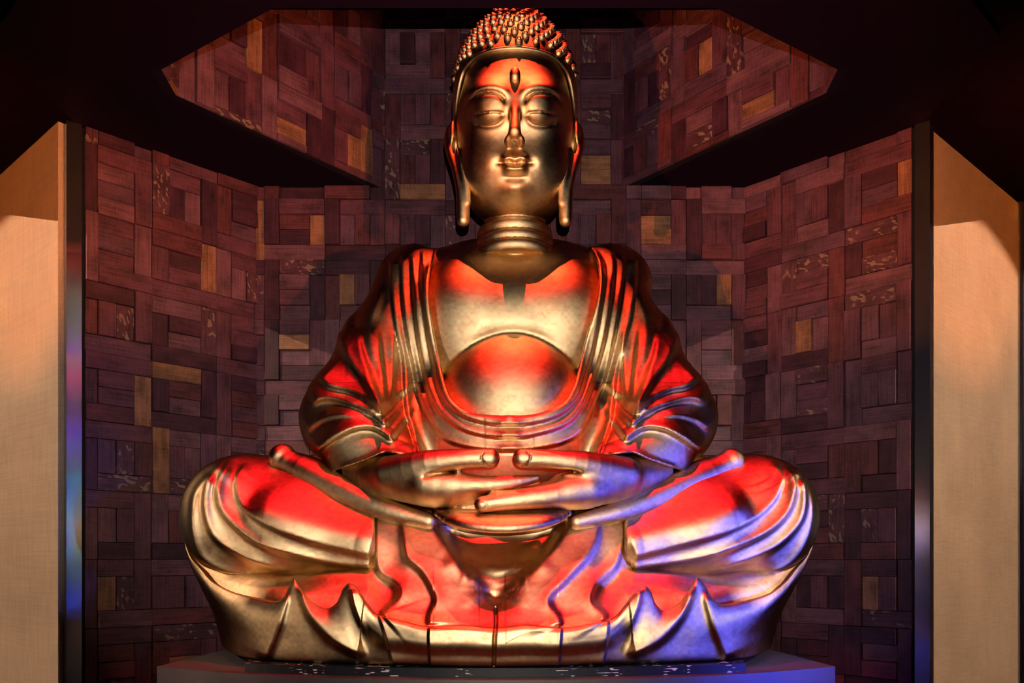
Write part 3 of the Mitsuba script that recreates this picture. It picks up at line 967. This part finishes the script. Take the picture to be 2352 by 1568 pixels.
add(part(ST, 'hand'), solid(hand_fn(0), (P(790, 0, 3.9)[0], 3.44, CZ + .16), (P(1262, 0, 3.6)[0], 4.05, CZ + .62), .0055), 'gold', True)
add(part(ST, 'hand'), solid(hand_fn(1), (P(1068, 0, 3.6)[0], 3.44, CZ + .16), (P(1535, 0, 3.95)[0], 4.05, CZ + .62), .0055), 'gold', True)


# --- sash below the hands
def sash_fn(p):
    lo_ = [P(1030, 1196, 3.56), P(1070, 1206, 3.50), P(1110, 1211, 3.47), P(1152, 1213, 3.46), P(1195, 1211, 3.47), P(1240, 1205, 3.50), P(1280, 1194, 3.56)]
    hi_ = [P(1006, 1178, 3.68), P(1050, 1180, 3.60), P(1105, 1182, 3.58), P(1152, 1183, 3.57), P(1200, 1182, 3.58), P(1256, 1180, 3.60), P(1304, 1177, 3.68)]
    d = chain(p, lo_, [.014, .02, .022, .022, .022, .02, .014])
    for t in (.33, .67):
        d = smin(d, chain(p, [a * (1 - t) + b * t for a, b in zip(lo_, hi_)], [.018, .024, .026, .026, .026, .024, .018]), .03)
    d = smin(d, chain(p, hi_, [.02, .024, .026, .026, .026, .024, .02]), .02)
    top = [q + np.array([0, .03, .034]) for q in hi_]
    d = smin(d, chain(p, top, [.016, .017, .018, .018, .018, .017, .016]), .008)
    c = [q + np.array([0, .16, .0]) for q in hi_]
    return smin(d, chain(p, c, [.05] * 7), .05)


add(ST + '__sash', solid(sash_fn, (P(960, 0, 3.8)[0], 3.38, CZ + .06), (P(1345, 0, 3.8)[0], 4.0, CZ + .38), .0065), 'gold', True)


# --- skirt of the robe spread on the plinth
def curve(pts, mono=True):
    a = np.array(sorted(pts), float)
    return PchipInterpolator(a[:, 0], a[:, 1], extrapolate=True)


U0, U1, UM = 424., 1868., 1146.
rim = [(424, 1240), (440, 1280), (460, 1303), (487, 1333), (545, 1362), (600, 1374), (635, 1380), (650, 1372), (664, 1346), (675, 1327), (688, 1346), (719, 1384), (751, 1397), (773, 1384), (789, 1350), (802, 1339), (822, 1350), (842, 1382), (868, 1411), (920, 1424), (984, 1437),
       (1060, 1434), (1137, 1441), (1210, 1434), (1290, 1441), (1350, 1433), (1397, 1424), (1415, 1413), (1433, 1392), (1451, 1368), (1468, 1352), (1482, 1346), (1494, 1356), (1506, 1386), (1524, 1402), (1560, 1384), (1583, 1354), (1602, 1326), (1620, 1345), (1640, 1377), (1658, 1388),
       (1712, 1379), (1767, 1362), (1806, 1333), (1830, 1303), (1850, 1280), (1868, 1240)]
led = [(424, 1250), (460, 1316), (545, 1368), (640, 1386), (751, 1402), (868, 1415), (984, 1441), (1137, 1444), (1290, 1444), (1397, 1427), (1524, 1406), (1650, 1393), (1767, 1366), (1830, 1316), (1868, 1250)]
led_mid = [(424, 1230), (460, 1292), (545, 1338), (654, 1352), (760, 1358), (840, 1362), (880, 1388), (930, 1398), (1000, 1408), (1075, 1404), (1137, 1412), (1200, 1404), (1290, 1410), (1350, 1400), (1400, 1392), (1440, 1362), (1524, 1360), (1640, 1354), (1767, 1338), (1830, 1292), (1868, 1230)]
mid2 = [(424, 1210), (460, 1262), (545, 1318), (654, 1326), (760, 1318), (845, 1312), (895, 1350), (940, 1330), (1000, 1330), (1060, 1340), (1137, 1370), (1215, 1340), (1290, 1330), (1350, 1330), (1390, 1350), (1440, 1312), (1524, 1318), (1640, 1326), (1767, 1318), (1830, 1262), (1868, 1210)]
back = [(424, 1190), (460, 1240), (545, 1300), (654, 1310), (760, 1300), (842, 1290), (862, 1185), (960, 1190), (1137, 1195), (1330, 1190), (1434, 1185), (1455, 1290), (1524, 1300), (1640, 1310), (1767, 1300), (1830, 1240), (1868, 1190)]
yrim = [(424, 4.12), (460, 3.95), (545, 3.76), (640, 3.66), (751, 3.57), (868, 3.49), (984, 3.435), (1137, 3.42), (1290, 3.435), (1397, 3.48), (1524, 3.56), (1650, 3.64), (1767, 3.77), (1830, 3.95), (1868, 4.12)]
yback = [(424, 4.2), (460, 4.12), (545, 3.98), (654, 3.93), (760, 3.9), (850, 3.88), (868, 3.79), (960, 3.77), (1137, 3.77), (1330, 3.77), (1430, 3.79), (1446, 3.88), (1524, 3.9), (1640, 3.93), (1767, 3.98), (1830, 4.12), (1868, 4.2)]
ymid2 = [(424, 4.16), (460, 4.05), (545, 3.90), (654, 3.80), (760, 3.72), (845, 3.71), (895, 3.67), (960, 3.64), (1060, 3.625), (1137, 3.62), (1230, 3.625), (1330, 3.64), (1390, 3.67), (1446, 3.71), (1524, 3.72), (1640, 3.80), (1767, 3.90), (1830, 4.05), (1868, 4.16)]
basev = [(512, 1487), (530, 1500), (552, 1508), (620, 1518), (870, 1528), (1141, 1533), (1412, 1528), (1662, 1518), (1730, 1508), (1752, 1500), (1770, 1487)]
us = np.unique(np.r_[np.linspace(U0, U1, 960), np.array([r[0] for r in rim])])
ub = UM - 5 + (us - UM) * .874
vb = curve(basev)(ub)
yb = (CZ - ZB) * F / (vb - HV)
vr, vl, vm, v2, vk = curve(rim)(us), curve(led)(us), curve(led_mid)(us), curve(mid2)(us), curve(back)(us)
yr, yk, y2 = curve(yrim)(us), curve(yback)(us), curve(ymid2)(us)
lift = np.clip(vl - vr - 4, 0, None)                                # how far a petal of the hem stands above the ledge
um = UM - 2 + (us - UM) * .955
rows = [(ub, HV + (CZ - ZB - .006) * F / (yb + .1), yb + .10), (ub, HV + (CZ - ZB - .004) * F / yb, yb),
        (ub + (um - ub) * .35, vb + (vr - vb) * .3, yb + (yr - yb) * .3 - .035), (um, vb + (vr - vb) * .62, yb + (yr - yb) * .66 - .045),
        (us, vr + 14, yr - .022), (us, vr + 3, yr - .008), (us, vr, yr + .012), (us, vr + np.minimum(4, lift), yr + .034),
        (us, vl - 1, yr + .05 + lift * .0002), (us, vm, yr + .45 * (y2 - yr) + .03), (us, v2, y2), (us, vk, yk), (us, vk - 30, yk + .12)]
kn = np.array([0, .03, .22, .42, .53, .56, .58, .6, .64, .75, .86, .98, 1.0])
ts = np.unique(np.r_[np.linspace(0, 1, 150), np.linspace(.5, .66, 60), kn])
UU = PchipInterpolator(kn, np.stack([r[0] for r in rows]))(ts)
VV = PchipInterpolator(kn, np.stack([r[1] for r in rows]))(ts)
YY = PchipInterpolator(kn, np.stack([r[2] for r in rows]))(ts)
sk = Relief(380, 1150, 1920, 1580, 1.0)
pocket = [(1000, 1160), (1008, 1205), (1038, 1251), (1068, 1305), (1112, 1352), (1137, 1388), (1160, 1362), (1190, 1338), (1240, 1281), (1270, 1239), (1292, 1205), (1298, 1160)]
sk.region(pocket, -1.0, 4)
_v = sk.v0 + sk.st * np.arange(sk.h.shape[0])[:, None]
sk.h = sk.h * np.interp(_v, [1180, 1215, 1285, 1310, 1385], [.7, .6, .12, .07, .03])
for q, to in (([(985, 1440), (984, 1470), (988, 1540)], (1050, 1480)), ([(1291, 1440), (1288, 1480), (1284, 1540)], (1200, 1480)),
              ([(1398, 1424), (1396, 1470), (1384, 1540)], (1350, 1480)), ([(868, 1410), (884, 1460), (904, 1540)], (940, 1480))):
    sk.step(q, .02, 40, to, .9, .03, 0)
sk.folds([[(1138, 1390), (1139, 1430), (1136, 1470), (1134, 1540)]], 6, .026)
sk.step([(857, 1185), (860, 1275), (871, 1317), (905, 1341), (917, 1360), (901, 1385), (870, 1412)], .05, 26, (950, 1330), 3, .02, .05)
sk.step([(919, 1195), (928, 1269), (937, 1287), (967, 1314), (990, 1352), (998, 1379), (985, 1412), (983, 1440)], .05, 34, (1050, 1330), 3, .02, .05)
sk.step([(1446, 1190), (1428, 1269), (1413, 1305), (1374, 1343), (1361, 1376), (1383, 1403), (1398, 1424)], .05, 26, (1340, 1340), 3, .05, .05)
sk.step([(1380, 1195), (1365, 1260), (1306, 1329), (1270, 1364), (1264, 1385), (1282, 1412), (1292, 1440)], .05, 34, (1230, 1330), 3, .05, .05)
sk.line([(1030, 1270), (1068, 1340), (1100, 1395)], 32, .014, .2, .2)
sk.line([(1260, 1280), (1215, 1345), (1180, 1395)], 32, .014, .2, .2)
sk.step([(1044, 1215), (1098, 1269), (1145, 1294), (1202, 1269), (1264, 1215)], .05, 20, (1145, 1320), 2.5, .05, .05)
sk.step([(1038, 1248), (1098, 1291), (1145, 1305), (1202, 1291), (1252, 1251)], .03, 16, (1145, 1330), 2.5, .1, .1)
sk.step([(1062, 1302), (1110, 1322), (1154, 1330), (1217, 1315)], .035, 14, (1150, 1350), 2.5, .1, .1)
sk.step([(1078, 1323), (1124, 1357), (1157, 1361), (1196, 1335)], .03, 14, (1145, 1330), 2.5, .1, .1)
# the hem's standing pleats
for s in (0, 1):
    m = (lambda q: mir(q, 1140)) if s else (lambda q: q)
    to = lambda u, v: m([(u, v)])[0]
    sk.step(m([(668, 1350), (655, 1400), (640, 1450), (612, 1520)]), .045, 45, to(570, 1450), 4, .2, .1)
    sk.step(m([(682, 1345), (694, 1385), (715, 1425), (762, 1475), (817, 1502), (850, 1500)]), .065, 42, to(790, 1420), 3, .1, .15)
    sk.step(m([(804, 1352), (810, 1385), (822, 1420), (842, 1465)]), .04, 18, to(870, 1440), 2.2, .1, .5)
hgt = sk.at(UU.ravel(), VV.ravel()).reshape(UU.shape) * np.interp(ts, [0, .03, .06, .9, 1], [0, 0, 1, 1, 0])[:, None] * np.interp(us, [424, 470, 1822, 1868], [0, 1, 1, 0])[None]
YY = YY - hgt
front = np.stack([(UU - CX) / F * YY, YY, CZ + (HV - VV) / F * YY], -1)
nr, nc = UU.shape
# carry the rim around the back of the figure
nb = 60
ang = np.linspace(0, math.pi, nb + 2)[1:-1]
endL, endR = front[:, 0], front[:, -1]
bk = (endL[:, None] + endR[:, None]) / 2 + (endR - endL)[:, None] / 2 * np.cos(ang)[None, :, None]
bk[..., 1] += .58 * np.sin(ang)[None] ** .8
full = np.concatenate([front, bk], 1)
nc = full.shape[1]
i, j = np.meshgrid(np.arange(nr - 1), np.arange(nc), indexing='ij')
qd = np.stack([i * nc + j, i * nc + (j + 1) % nc, (i + 1) * nc + (j + 1) % nc, (i + 1) * nc + j], -1).reshape(-1, 4)
add(ST + '__skirt', trimesh.Trimesh(full.reshape(-1, 3), np.vstack([qd[:, [0, 1, 2]], qd[:, [0, 2, 3]]]), process=False), 'gold', True)

labels[ST + '__hair'] = {'label': 'cap of tight round curls with a raised crown'}
labels[ST + '__sash'] = {'label': 'folded cloth lit red below the joined hands'}
